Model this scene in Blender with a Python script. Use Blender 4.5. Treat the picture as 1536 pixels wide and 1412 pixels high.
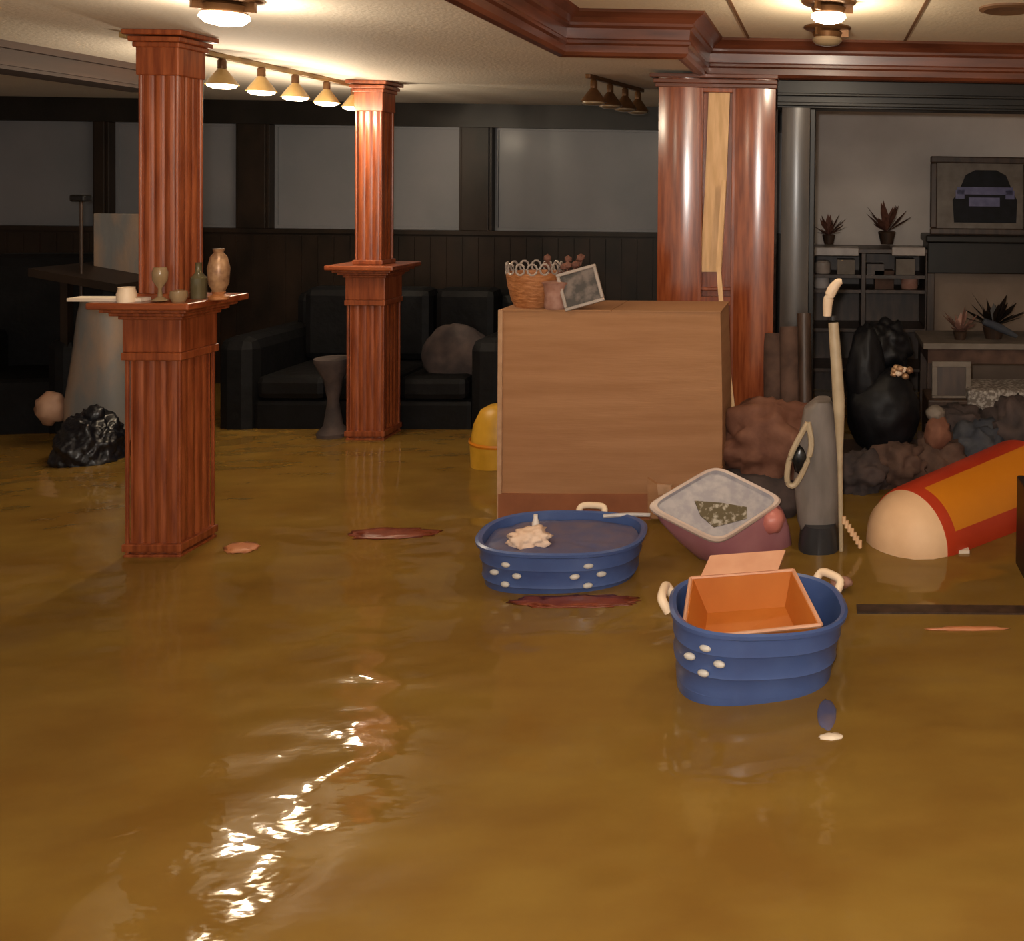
import bpy, bmesh, math, random
from mathutils import Vector, Matrix, Euler, noise
S = bpy.context.scene
for o in list(bpy.data.objects): bpy.data.objects.remove(o)
PI = math.pi
# ------------------------------------------------------------------ camera
F, W, H = 1400.0, 1536, 1412
PITCH, ROLL, YAW = math.radians(1.0), 0.013, math.radians(-2.2)
EYE = Vector((0, 0, 1.435))
cd = bpy.data.cameras.new('camera'); cam = bpy.data.objects.new('camera', cd)
S.collection.objects.link(cam); S.camera = cam
cd.sensor_fit = 'HORIZONTAL'; cd.sensor_width = 36; cd.lens = F / W * 36
cd.clip_start = 0.02; cd.clip_end = 100
R = Matrix.Rotation(YAW, 3, 'Z') @ Matrix.Rotation(PI/2 - PITCH, 3, 'X') @ Matrix.Rotation(ROLL, 3, 'Z')
cam.matrix_world = Matrix.Translation(EYE) @ R.to_4x4()
v = R.transposed() @ Vector((0, 1, 0))           # where the depth axis of the room meets the picture
cd.shift_x = (W/2 + F * v.x / -v.z - 1236) / W
cd.shift_y = (282 - H/2 + F * v.y / -v.z) / W
def ray(px, py):
    return R @ Vector(((px - W/2 + cd.shift_x * W) / F, -(py - H/2 - cd.shift_y * W) / F, -1))
def at(px, py, Y):
    d = ray(px, py); return EYE + d * ((Y - EYE.y) / d.y)
def ground(px, py, z=0.0):
    d = ray(px, py); return EYE + d * ((z - EYE.z) / d.z)
# ------------------------------------------------------------------ world, camera flash, exposure
wd = bpy.data.worlds.new('world'); S.world = wd; wd.use_nodes = True
bg = wd.node_tree.nodes['Background']; bg.inputs[0].default_value = (1.0, 0.86, 0.68, 1); bg.inputs[1].default_value = 0.42
def light(name, kind, loc, energy, col, size=0.05, rot=None):
    l = bpy.data.lights.new(name, kind); l.energy = energy; l.color = col
    if kind == 'AREA': l.size = size
    else: l.shadow_soft_size = size
    o = bpy.data.objects.new(name, l); o.location = loc
    if rot: o.rotation_euler = rot
    S.collection.objects.link(o); return o
light('camera_flash', 'POINT', (-0.05, -0.02, 1.50), 102, (1.0, 0.93, 0.86), 0.03)
S.view_settings.view_transform = 'Standard'; S.view_settings.look = 'None'
S.view_settings.gamma = 1; S.view_settings.use_curve_mapping = False
S.view_settings.exposure = 0.66
S.cycles.max_bounces = 8

# ------------------------------------------------------------------ materials
def srgb(r, g, b):
    return tuple(((c/255)/12.92 if c/255 <= .04045 else ((c/255+.055)/1.055)**2.4) for c in (r, g, b)) + (1,)
M = {}
def mat(name, c1, c2=None, rough=.5, scale=6, stretch=(1, 1, 1), metal=0, bump=0, bscale=None, spec=.5, emit=None, es=0, coat=0, lo=.35, hi=.65, alpha=None, trans=0, sheen=0):
    m = bpy.data.materials.new(name); m.use_nodes = True; nt = m.node_tree; b = nt.nodes['Principled BSDF']
    b.inputs['Base Color'].default_value = c1; b.inputs['Roughness'].default_value = rough
    b.inputs['Metallic'].default_value = metal; b.inputs['Specular IOR Level'].default_value = spec
    b.inputs['Coat Weight'].default_value = coat; b.inputs['Coat Roughness'].default_value = .22
    if trans: b.inputs['Transmission Weight'].default_value = trans
    if sheen: b.inputs['Sheen Weight'].default_value = sheen
    tc = nt.nodes.new('ShaderNodeTexCoord'); mp = nt.nodes.new('ShaderNodeMapping')
    nt.links.new(tc.outputs['Object'], mp.inputs[0]); mp.inputs['Scale'].default_value = stretch
    n = nt.nodes.new('ShaderNodeTexNoise'); n.inputs['Scale'].default_value = scale; n.inputs['Detail'].default_value = 6
    nt.links.new(mp.outputs[0], n.inputs[0])
    r = nt.nodes.new('ShaderNodeValToRGB'); r.color_ramp.elements[0].position = lo; r.color_ramp.elements[1].position = hi
    r.color_ramp.elements[0].color = c1; r.color_ramp.elements[1].color = c2 or tuple(min(1, x*1.15) for x in c1[:3]) + (1,)
    nt.links.new(n.outputs['Fac'], r.inputs[0]); nt.links.new(r.outputs[0], b.inputs['Base Color'])
    if bump:
        n2 = nt.nodes.new('ShaderNodeTexNoise'); n2.inputs['Scale'].default_value = bscale or scale; n2.inputs['Detail'].default_value = 4
        nt.links.new(mp.outputs[0], n2.inputs[0])
        bp = nt.nodes.new('ShaderNodeBump'); bp.inputs['Strength'].default_value = bump; bp.inputs['Distance'].default_value = .01
        nt.links.new(n2.outputs['Fac'], bp.inputs['Height']); nt.links.new(bp.outputs[0], b.inputs['Normal'])
    if emit:
        b.inputs['Emission Color'].default_value = emit; b.inputs['Emission Strength'].default_value = es
    M[name] = m; return m
wood_a, wood_b = (.175, .035, .010, 1), (.330, .084, .026, 1)
mat('cherry', wood_a, wood_b, .36, 9, (6, 6, .5), coat=.35, bump=.1, bscale=12)
mat('pilaster_wood', wood_a, wood_b, .22, 9, (6, 6, .5), coat=1, bump=.12, bscale=1.6)
M['pilaster_wood'].node_tree.nodes['Principled BSDF'].inputs['Coat Roughness'].default_value = .17
mat('cherry_flat', wood_a, wood_b, .30, 7, (.5, 5, 5), coat=.5)
mat('crown_wood', (.075, .020, .009, 1), (.16, .045, .020, 1), .36, 5, (.6, .6, 4), coat=.3)
mat('dark_wood', (.010, .007, .005, 1), (.024, .014, .009, 1), .45, 5, (1, 1, .6), spec=.3)
mat('beam_wood', (.02, .008, .004, 1), (.04, .016, .007, 1), .7, 5, (3, .5, 3))
mat('black_trim', (.008, .007, .006, 1), (.015, .012, .010, 1), .4, 5, spec=.3)
mat('casing_black', (.03, .025, .022, 1), (.06, .047, .04, 1), .35, 5, (3, 3, .5), coat=.45)
mat('pale_pine', (.62, .37, .16, 1), (.78, .50, .25, 1), .5, 10, (5, 5, .6))
mat('ceiling_paint', (.68, .62, .53, 1), (.75, .69, .59, 1), .8, 1.3, bump=.25, bscale=60)
mat('tray_tile', (.72, .62, .46, 1), (.80, .69, .52, 1), .8, 2, bump=.2, bscale=60)
mat('seam', (.16, .08, .035, 1), None, .6)
mat('grey_panel', (.14, .148, .163, 1), (.175, .175, .19, 1), .5, 2, coat=.15)
mat('taupe_wall', (.54, .47, .42, 1), (.70, .62, .56, 1), .6, 1.5)
mat('left_wall', (.24, .19, .165, 1), (.30, .25, .22, 1), .6, 1.5)
mat('black_leather', (.003, .003, .0035, 1), (.005, .005, .006, 1), .6, 9, spec=.2, bump=.4, bscale=16)
mat('black_plastic', (.004, .004, .005, 1), (.012, .012, .013, 1), .25, 12, bump=.3)
mat('bin_bag', (.004, .004, .006, 1), (.010, .010, .014, 1), .3, 8, bump=.7, bscale=18)
mat('matte_bag', (.003, .003, .004, 1), (.006, .006, .008, 1), .5, 8, bump=.4, bscale=10, spec=.25)
mat('cardboard', (.32, .150, .062, 1), (.39, .195, .088, 1), .75, 3, (.6, .6, 7), bump=.08, bscale=20)
mat('cardboard_edge', (.50, .30, .18, 1), (.42, .24, .13, 1), .8, 30)
mat('wet_card', (.25, .085, .035, 1), (.32, .11, .045, 1), .55, 8)
mat('orange_card', (.46, .13, .016, 1), (.54, .17, .025, 1), .5, 5)
mat('orange_card_edge', (.60, .29, .17, 1), (.68, .36, .22, 1), .6, 10)
mat('tub_blue', (.050, .088, .240, 1), (.068, .118, .300, 1), .33, 5, coat=.25)
mat('tub_dusty', (.070, .085, .19, 1), (.13, .105, .155, 1), .42, 14)
mat('motif_pale', (.55, .52, .48, 1), (.66, .62, .56, 1), .5)
mat('handle_cream', (.80, .60, .42, 1), (.86, .70, .52, 1), .45)
mat('cloth_cream', (.72, .50, .37, 1), (.80, .62, .50, 1), .85, 18, bump=.6, bscale=20)
mat('white_plastic', (.75, .70, .66, 1), None, .3)
mat('lid_grey', (.34, .32, .36, 1), (.44, .41, .43, 1), .4, 25, lo=.4, hi=.6)
mat('lid_rim', (.58, .44, .38, 1), (.66, .54, .47, 1), .4, 10)
mat('mauve', (.30, .115, .14, 1), (.38, .17, .19, 1), .38, 6)
mat('pink_red', (.55, .16, .14, 1), (.60, .22, .18, 1), .4, 6)
mat('pattern_brown', (.10, .075, .035, 1), (.42, .38, .32, 1), .5, 38, lo=.5, hi=.62)
mat('vac_grey', (.135, .115, .10, 1), (.20, .17, .155, 1), .6, 6, (3, 3, .8), bump=.2)
mat('vac_dark', (.018, .020, .024, 1), (.03, .03, .034, 1), .35)
mat('pole_cream', (.40, .31, .20, 1), (.50, .40, .27, 1), .45, 14)
mat('beige_cap', (.74, .47, .27, 1), (.82, .55, .33, 1), .6, 7)
mat('toy_orange', (.62, .20, .006, 1), (.66, .22, .008, 1), .45, 4)
mat('toy_red', (.42, .028, .006, 1), (.50, .045, .012, 1), .45, 4)
mat('yellow_plastic', (.50, .26, .015, 1), (.66, .35, .03, 1), .4, 9)
mat('wicker', (.30, .105, .03, 1), (.46, .19, .07, 1), .6, 30, (1, 1, 3), bump=.5, bscale=40)
mat('dried_brown', (.10, .035, .022, 1), (.18, .07, .045, 1), .7, 30)
mat('dusty_rose', (.30, .14, .10, 1), (.40, .22, .17, 1), .7, 30)
mat('dark_art', (.035, .025, .018, 1), (.16, .12, .10, 1), .5, 18, lo=.45, hi=.6)
mat('silver_frame', (.30, .25, .22, 1), (.4, .33, .29, 1), .35, 12)
mat('paper', (.70, .58, .45, 1), (.78, .66, .55, 1), .6)
mat('grey_sack', (.17, .17, .17, 1), (.30, .21, .15, 1), .55, 5, (2, 1, .6), bump=.4, lo=.4, hi=.65)
mat('sack_peach', (.34, .18, .11, 1), (.40, .24, .16, 1), .6, 8)
mat('glass_amber', (.34, .22, .11, 1), (.45, .32, .18, 1), .12, 5, trans=.35)
mat('glass_green', (.12, .10, .05, 1), (.18, .15, .08, 1), .12, 5, trans=.3)
mat('gilt', (.50, .30, .16, 1), (.25, .13, .07, 1), .35, 30, metal=.3)
mat('bronze', (.10, .045, .018, 1), (.17, .08, .03, 1), .35, 10, metal=.5)
mat('brass_shade', (.32, .20, .07, 1), (.42, .28, .11, 1), .35, 10)
mat('glow', (1, .9, .7, 1), (1, .9, .7, 1), .5, emit=(1.0, .86, .62, 1), es=9)
mat('glow_small', (1, .9, .7, 1), (1, .9, .7, 1), .5, emit=(1.0, .86, .62, 1), es=7)
mat('dull_glass', (.24, .17, .10, 1), None, .2)
mat('pic_blue', (.06, .06, .16, 1), (.12, .115, .24, 1), .4, 14)
mat('pic_dark', (.004, .004, .005, 1), (.008, .008, .012, 1), .6, 14, spec=.2)
mat('pic_mat', (.10, .075, .055, 1), (.15, .12, .095, 1), .5, 12)
mat('shelf_wood', (.028, .015, .009, 1), (.065, .035, .022, 1), .45, 9, (3, 3, .6))
mat('beige_panel', (.20, .14, .10, 1), (.26, .19, .14, 1), .7, 4)
mat('lace', (.16, .13, .11, 1), (.42, .38, .34, 1), .8, 55, lo=.45, hi=.6)
mat('grey_box', (.15, .12, .095, 1), (.20, .165, .135, 1), .7, 12)
mat('brown_cloth', (.055, .028, .019, 1), (.12, .065, .045, 1), .85, 10, bump=.5)
mat('red_brown_cloth', (.12, .042, .022, 1), (.20, .085, .05, 1), .8, 10, bump=.6)
mat('plum_cloth', (.03, .022, .022, 1), (.075, .05, .045, 1), .85, 10, bump=.5)
mat('slate_cloth', (.03, .035, .05, 1), (.06, .062, .07, 1), .8, 10, bump=.5)
mat('sodden_red', (.15, .028, .010, 1), (.22, .05, .02, 1), .35, 14)
mat('sodden_orange', (.42, .14, .05, 1), (.5, .2, .09, 1), .4, 14)
mat('white_scrap', (.70, .55, .42, 1), (.75, .64, .5, 1), .5)
mat('grey_bar', (.42, .38, .37, 1), None, .4)
mat('carpet', (.10, .06, .02, 1), (.14, .09, .03, 1), .95, 30)

# murky water
m = bpy.data.materials.new('murky_water'); m.use_nodes = True; nt = m.node_tree; b = nt.nodes['Principled BSDF']
tc = nt.nodes.new('ShaderNodeTexCoord')
def nz(scale, st, detail=3):
    mp = nt.nodes.new('ShaderNodeMapping'); mp.inputs['Scale'].default_value = st
    n = nt.nodes.new('ShaderNodeTexNoise'); n.inputs['Scale'].default_value = scale; n.inputs['Detail'].default_value = detail
    nt.links.new(tc.outputs['Object'], mp.inputs[0]); nt.links.new(mp.outputs[0], n.inputs[0]); return n
n = nz(2.4, (1, 1.8, 1), 9); r = nt.nodes.new('ShaderNodeValToRGB')
r.color_ramp.elements[0].position = .33; r.color_ramp.elements[0].color = (.178, .094, .019, 1)
r.color_ramp.elements[1].position = .67; r.color_ramp.elements[1].color = (.225, .132, .027, 1)
nt.links.new(n.outputs['Fac'], r.inputs[0]); nt.links.new(r.outputs[0], b.inputs['Base Color'])
b.inputs['Roughness'].default_value = .04; b.inputs['IOR'].default_value = 1.33
n1 = nz(3.6, (1, 1.5, 1), 1); n2 = nz(14, (1, 1.6, 1), 2)
mx = nt.nodes.new('ShaderNodeMath'); mx.operation = 'MULTIPLY_ADD'; mx.inputs[1].default_value = .07
nt.links.new(n2.outputs['Fac'], mx.inputs[0]); nt.links.new(n1.outputs['Fac'], mx.inputs[2])
bp = nt.nodes.new('ShaderNodeBump'); bp.inputs['Strength'].default_value = 1.0; bp.inputs['Distance'].default_value = .010
nt.links.new(mx.outputs[0], bp.inputs['Height']); nt.links.new(bp.outputs[0], b.inputs['Normal'])
M['water'] = m

# ------------------------------------------------------------------ helpers
COL = S.collection
def obj(name, bm, m, parent=None, smooth=False, bev=0, mats=None):
    bmesh.ops.recalc_face_normals(bm, faces=bm.faces)
    me = bpy.data.meshes.new(name); bm.to_mesh(me); bm.free()
    if mats:
        for x in mats: me.materials.append(M[x])
    else: me.materials.append(M[m])
    if smooth:
        for p in me.polygons: p.use_smooth = True
        tri = sum(1 for p in me.polygons if len(p.vertices) == 3)
        if tri < .5*len(me.polygons): me.set_sharp_from_angle(angle=math.radians(38))
    o = bpy.data.objects.new(name, me); COL.objects.link(o)
    if parent: o.parent = parent
    if bev:
        md = o.modifiers.new('bevel', 'BEVEL'); md.width = bev; md.segments = 2; md.limit_method = 'ANGLE'
    return o
def thing(name, label, cat, loc=(0, 0, 0), rot=(0, 0, 0), group=None):
    o = bpy.data.objects.new(name, None); COL.objects.link(o); o.location = loc; o.rotation_euler = rot
    o.empty_display_size = .05
    o['label'] = label; o['category'] = cat
    if group: o['group'] = group
    return o
def tag(o, label, cat, group=None, kind=None):
    o['label'] = label; o['category'] = cat
    if group: o['group'] = group
    if kind: o['kind'] = kind
    return o
def struct(name, bm, m, **k):
    o = obj(name, bm, m, **k); o['kind'] = 'structure'; return o
def BM(): return bmesh.new()
def box(bm, x0, x1, y0, y1, z0, z1, mx=None, mi=0):
    vs = [bm.verts.new((x, y, z)) for x in (x0, x1) for y in (y0, y1) for z in (z0, z1)]
    if mx is not None:
        for q in vs: q.co = mx @ q.co
    for f in ((0, 1, 3, 2), (4, 6, 7, 5), (0, 4, 5, 1), (2, 3, 7, 6), (0, 2, 6, 4), (1, 5, 7, 3)):
        fc = bm.faces.new([vs[i] for i in f]); fc.material_index = mi
    return bm
def rings(bm, rs, cap=True, close=True, mi=0):
    vr = [[bm.verts.new(p) for p in r] for r in rs]
    for a, c in zip(vr, vr[1:]):
        n = len(a)
        for i in range(n if close else n-1):
            j = (i+1) % n
            f = bm.faces.new((a[i], a[j], c[j], c[i])); f.material_index = mi
    if cap:
        f = bm.faces.new(vr[0][::-1]); f.material_index = mi; f = bm.faces.new(vr[-1]); f.material_index = mi
    return bm
def lathe(bm, prof, n=24, c=(0, 0, 0), cap=True, mi=0, mx=None):
    rs = []
    for (r_, z) in prof:
        ring = [Vector((c[0] + r_*math.cos(2*PI*i/n), c[1] + r_*math.sin(2*PI*i/n), c[2] + z)) for i in range(n)]
        if mx is not None: ring = [mx @ p for p in ring]
        rs.append(ring)
    return rings(bm, rs, cap, mi=mi)
def tube(bm, pts, r_, n=10, cap=True):
    pts = [Vector(p) for p in pts]
    if 3 <= len(pts) <= 9:                 # smooth the path
        rad = list(r_) if isinstance(r_, (list, tuple)) else [r_]*len(pts); P = [pts[0]] + pts + [pts[-1]]; np_, nr = [], []
        for i in range(len(pts)-1):
            a, b_, c, d = P[i:i+4]
            for k in range(4):
                u = k/4; np_.append(.5*((2*b_) + (c-a)*u + (2*a-5*b_+4*c-d)*u*u + (3*b_-a-3*c+d)*u**3)); nr.append(rad[i]*(1-u)+rad[i+1]*u)
        pts, r_ = np_ + [pts[-1]], nr + [rad[-1]]
    rs = []; up = Vector((0, 0, 1))
    for i, p in enumerate(pts):
        d = (pts[min(i+1, len(pts)-1)] - pts[max(i-1, 0)]).normalized()
        a = d.cross(up if abs(d.z) < .95 else Vector((0, 1, 0))).normalized(); c = d.cross(a)
        rr = r_[i] if isinstance(r_, (list, tuple)) else r_
        rs.append([p + a*rr*math.cos(2*PI*k/n) + c*rr*math.sin(2*PI*k/n) for k in range(n)])
    return rings(bm, rs, cap)
def prism(bm, pts, y0, y1):          # outline in x,z swept along y
    return rings(bm, [[Vector((x, y0, z)) for x, z in pts], [Vector((x, y1, z)) for x, z in pts]])
def slab(bm, pts, z0, z1):           # outline in x,y swept along z
    return rings(bm, [[Vector((x, y, z0)) for x, y in pts], [Vector((x, y, z1)) for x, y in pts]])
def blob(bm, rx, ry, rz, amp=.15, freq=3, seed=0, sub=4, flat=None, c=(0, 0, 0)):
    t = bmesh.ops.create_icosphere(bm, subdivisions=sub, radius=1)
    for q in t['verts']:
        d = q.co.normalized(); nn = noise.fractal(d*freq + Vector((seed*7.3, seed*3.1, seed)), .7, 2, 4)
        rr = 1 + amp*nn
        q.co = Vector((d.x*rx*rr + c[0], d.y*ry*rr + c[1], d.z*rz*rr + c[2]))
        if flat is not None and q.co.z < flat: q.co.z = flat + (q.co.z-flat)*.1
    return bm
def super_ring(a, b_, z, n=48, e=2.6):
    out = []
    for i in range(n):
        t = 2*PI*i/n; c, s = math.cos(t), math.sin(t)
        out.append(Vector((a*math.copysign(abs(c)**(2/e), c), b_*math.copysign(abs(s)**(2/e), s), z)))
    return out
def reeds_outline(w, n, d, corner=.012):
    """square outline, each face with n convex reeds"""
    h = w/2; pts = []
    for k in range(4):
        a = k*PI/2; ca, sa = math.cos(a), math.sin(a); loc = []
        for q in range(4):                       # rounded corner bead
            t = -PI + (q+.5)*PI/2/3*1.0
        L = w - 2*corner; st = -h + corner
        loc.append((-h+corner*.3, -h+corner*.3)); 
        for i in range(n):
            for q in range(5):
                u = st + L*(i + q/5)/n; loc.append((u, -h + d*(1-math.sin(PI*q/5))))
        loc.append((h-corner, -h+d)); 
        for x, y in loc: pts.append((x*ca - y*sa, x*sa + y*ca))
    return pts

# ------------------------------------------------------------------ setting
CZ, TZ, YB = 2.0, 2.16, 6.8
struct('floor', box(BM(), -7, 4.5, -3, YB+.1, -.31, -.25), 'carpet')
bm = BM(); box(bm, -7, 4.5, -3, YB, -.249, 0)
wo = obj('floodwater', bm, 'water'); tag(wo, 'murky golden brown floodwater covering the whole basement floor', 'water', kind='stuff')
bm = BM(); box(bm, -7, -1.1, -3, YB, CZ, CZ+.2); box(bm, -1.1, -.59, 3.97, YB, CZ, CZ+.2); box(bm, -.59, 4.5, 4.65, YB, CZ, CZ+.2)
struct('ceiling', bm, 'ceiling_paint')
struct('ceiling', box(BM(), -1.2, 4.5, -3, 4.75, TZ, TZ+.04), 'tray_tile')
bm = BM()
for x in (-.375, .385, 1.15, 1.9): box(bm, x-.006, x+.006, -3, 4.6, TZ-.004, TZ+.001)
for y in (-1.2, .3, 1.8, 3.3): box(bm, -1.1, 4.5, y-.006, y+.006, TZ-.004, TZ+.001)
struct('trim_1', bm, 'seam')
# crown moulding around the raised ceiling
path = [(-1.1, -3), (-1.1, 3.97), (-.59, 3.97), (-.59, 4.65), (4.5, 4.65)]
prof = [(-.05, 2.0), (-.05, 1.985), (-.02, 1.972), (.0, 1.978), (.012, 1.992), (.012, 2.02), (.024, 2.028), (.024, 2.04), (.018, 2.048), (.022, 2.09), (.036, 2.10), (.036, 2.112), (.055, 2.13), (.085, 2.148), (.09, 2.16)]
def offs(path, o):
    out = []
    for i, p in enumerate(path):
        p = Vector(p)
        d0 = (p - Vector(path[i-1])).normalized() if i else None
        d1 = (Vector(path[i+1]) - p).normalized() if i < len(path)-1 else None
        n0 = Vector((d0.y, -d0.x)) if d0 else None; n1 = Vector((d1.y, -d1.x)) if d1 else None
        if n0 is None: q = n1
        elif n1 is None: q = n0
        else: q = (n0 + n1) / (1 + n0.dot(n1))
        out.append(p + q*o)
    return out
bm = BM(); strips = [[Vector((p.x, p.y, z)) for p in offs(path, o)] for o, z in prof]
rings(bm, strips, cap=False, close=False)
struct('trim_2', bm, 'crown_wood')
# back wall with inset grey panels between dark timbers
struct('wall_back', box(BM(), -7, 4.5, YB, YB+.1, -.25, CZ+.1), 'grey_panel')
zt, zb = at(600, 190, YB).z, at(600, 344, YB).z
struct('trim_3', box(BM(), -7, -.2, YB-.07, YB-.002, zt, CZ), 'black_trim')
bm = BM(); box(bm, -7, -.2, YB-.06, YB-.002, -.25, zb-.02); box(bm, -7, -.2, YB-.09, YB-.002, zb-.03, zb)
for k in range(60): box(bm, -6.95+k*.112, -6.945+k*.112+.012, YB-.066, YB-.055, -.2, zb-.05)
struct('trim_4', bm, 'dark_wood')
k = 5
for a, c in ((152, 176), (364, 414), (695, 744)):
    x0, x1 = at(a, 270, YB).x, at(c, 270, YB).x
    bm = BM(); box(bm, x0, x1, YB-.08, YB-.003, zb, zt)
    box(bm, x0+.02, x1-.02, YB-.095, YB-.08, zb, zt)
    struct('trim_%d' % k, bm, 'dark_wood', bev=.004); k += 1
bm = BM()
for a, c in ((176, 364), (414, 695), (744, 1010)):   # picture-frame beads inside each panel
    x0, x1 = at(a, 270, YB).x, at(c, 270, YB).x
    for q in ((x0, x0+.02, zb, zt), (x1-.02, x1, zb, zt), (x0+.02, x1-.02, zb, zb+.02), (x0+.02, x1-.02, zt-.015, zt)):
        box(bm, q[0], q[1], YB-.016, YB-.001, q[2], q[3])
struct('trim_8', bm, 'grey_panel')
struct('wall_left', box(BM(), -5.9, -5.8, -3, YB, -.25, CZ), 'left_wall')
bm = BM(); box(bm, -3.6, -3.4, .5, 5.0, 1.885, CZ); box(bm, -3.4, -3.37, .5, 5.0, 1.97, CZ); box(bm, -3.4, -3.385, .5, 5.0, 1.90, 1.915)
struct('trim_9', bm, 'beam_wood')
# right: opening with black casing into the next room
struct('wall_right', box(BM(), 2.6, 2.7, -3, YB, -.25, CZ), 'taupe_wall')
bm = BM(); x0, x1 = at(1222, 250, 4.78).x, 2.6
box(bm, -.23, 2.6, 4.70, 4.86, 1.975, CZ)
struct('trim_10', bm, 'crown_wood')
zc0, zc1 = at(1400, 130, 4.72).z, at(1400, 166, 4.72).z
bm = BM(); box(bm, -.24, 2.6, 4.70, 4.86, zc1, 1.975)
box(bm, -.24, 2.6, 4.675, 4.70, zc1+.06, zc1+.075); box(bm, -.24, 2.6, 4.68, 4.70, zc1+.01, zc1+.03)
struct('trim_11', bm, 'black_trim', bev=.004)
def convex(bm, x0, x1, y, d, z0, z1, bulge=.011, n=14, back=None):
    pts = [(x0, back or y+d)]
    for i in range(n+1):
        u = i/n; pts.append((x0 + (x1-x0)*u, y - bulge*math.sin(PI*u)))
    pts.append((x1, back or y+d)); return slab(bm, pts, z0, z1)
bm = BM(); convex(bm, at(1172, 270, 4.68).x, at(1214, 270, 4.68).x, 4.68, .18, -.25, zc1)
struct('trim_12', bm, 'casing_black', smooth=True)
x0 = at(1214, 270, 4.78).x; struct('trim_13', box(BM(), x0, x0+.03, 4.72, 4.86, -.25, zc1), 'black_trim', bev=.005)
bm = BM(); x0 = at(1215, 300, YB-.02).x; box(bm, x0, 2.6, YB-.02, YB-.001, -.25, CZ)
struct('wall_back', bm, 'taupe_wall')
# partition behind the pillar, closing the next room on its left
struct('wall_partition', box(BM(), -.46, -.36, 4.9, YB, -.25, CZ), 'dark_wood')

# ------------------------------------------------------------------ columns
def column(px_l, py_w, label):
    g = ground(px_l, py_w); wl, wu = .205, .150
    cx, cy = g.x + wl/2, g.y + wl/2
    t = thing('support_column', label, 'column', (cx, cy, -.25), group=None)
    lz = 1.20       # underside of ledge above floor
    bm = BM(); slab(bm, reeds_outline(wl-.016, 4, .0055), .10, lz-.10)
    h = wl/2
    for sx in (-1, 1):
        for sy in (-1, 1): box(bm, sx*h-(.012 if sx > 0 else -.0), sx*h+(.0 if sx > 0 else .012), sy*h-(.012 if sy > 0 else 0), sy*h+(0 if sy > 0 else .012), .10, lz-.10)
    obj('lower_shaft', bm, 'cherry', t, bev=.003)
    bm = BM()
    for z0, z1, e in ((0, .26, .004), (.27, .30, .008), (lz-.17, lz-.02, .005), (lz-.20, lz-.17, .009)):
        box(bm, -h-e, h+e, -h-e, h+e, z0, z1)
    obj('plinth_and_rails', bm, 'cherry', t, bev=.004)
    bm = BM()
    for z, e in ((lz-.03, .015), (lz-.015, .035), (lz, .055)): box(bm, -h-e, h+e, -h-e, h+e, z-.015, z)
    obj('cove_moulding', bm, 'cherry', t, bev=.004)
    obj('ledge', box(BM(), -.185, .185, -.185, .185, lz, lz+.026), 'cherry_flat', t, bev=.006)
    top = CZ + .25
    bm = BM(); slab(bm, reeds_outline(wu-.010, 3, .0065), lz+.026, top-.10); h = wu/2
    for sx in (-1, 1):
        for sy in (-1, 1): lathe(bm, [(.008, lz+.026), (.008, top-.10)], 10, (sx*(h-.008), sy*(h-.008), 0))
    obj('upper_shaft', bm, 'cherry', t, bev=.002)
    bm = BM(); box(bm, -h-.004, h+.004, -h-.004, h+.004, top-.17, top-.03); box(bm, -h-.008, h+.008, -h-.008, h+.008, lz+.026, lz+.05)
    for z, e in ((top-.045, .012), (top-.025, .022), (top-.001, .036)): box(bm, -h-e, h+e, -h-e, h+e, z-.02, z)
    obj('capital', bm, 'cherry', t, bev=.004)
    return t, cx, cy
c1, c1x, c1y = column(187, 836, 'near reddish wood column with cluttered ledge, left side of the flooded room')
c2, c2x, c2y = column(519, 660, 'far reddish wood column with bare ledge, in front of the black sofa')

# wide pillar
YP = 4.62
t = thing('pillar', 'wide glossy cherry wood pillar with a pale open centre panel', 'pillar', (at(1075, 400, YP).x, YP+.12, -.25))
def lx(px, Y=YP): return at(px, 270, Y).x - t.location.x
for a, c in ((987, 1048), (1102, 1162)):
    bm = BM(); convex(bm, lx(a), lx(c), -.12, .24, 0, CZ+.235, .014, 28)
    obj('pilaster', bm, 'pilaster_wood', t, True)
obj('recess_back', box(BM(), lx(1046), lx(1104), -.06, .12, 0, CZ+.235), 'cherry', t)
bm = BM(); box(bm, lx(1046), lx(1104), -.11, -.05, CZ+.15, CZ+.235)
z0 = at(1060, 450, YP).z+.25; box(bm, lx(1046), lx(1104), -.11, -.05, z0-.03, z0+.015); box(bm, lx(1046), lx(1104), -.10, -.05, z0+.045, z0+.06)
box(bm, lx(1046), lx(1053), -.115, -.05, 0, CZ+.2); box(bm, lx(1097), lx(1104), -.115, -.05, 0, CZ+.2)
obj('panel_frame', bm, 'cherry', t, bev=.003)
bm = BM(); zz = [at(1075, y, YP+.03).z+.25 for y in (121, 290, 408)]
pr = [(lx(1061), lx(1093), zz[0]), (lx(1056), lx(1088), zz[1]), (lx(1050), lx(1082), zz[2])]
rings(bm, [[Vector((a, -.085, z)), Vector((c, -.085, z)), Vector((c, -.062, z)), Vector((a, -.062, z))] for a, c, z in pr])
obj('infill_board', bm, 'pale_pine', t)['label'] = 'bare pale pine infill board'
bm = BM()
for z, e in ((CZ+.19, .012), (CZ+.21, .02), (CZ+.235, .035)): box(bm, lx(986)-e, lx(1163)+e*.3, -.125-e, .12, z-.02, z)
obj('capital', bm, 'crown_wood', t, bev=.003)
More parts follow.
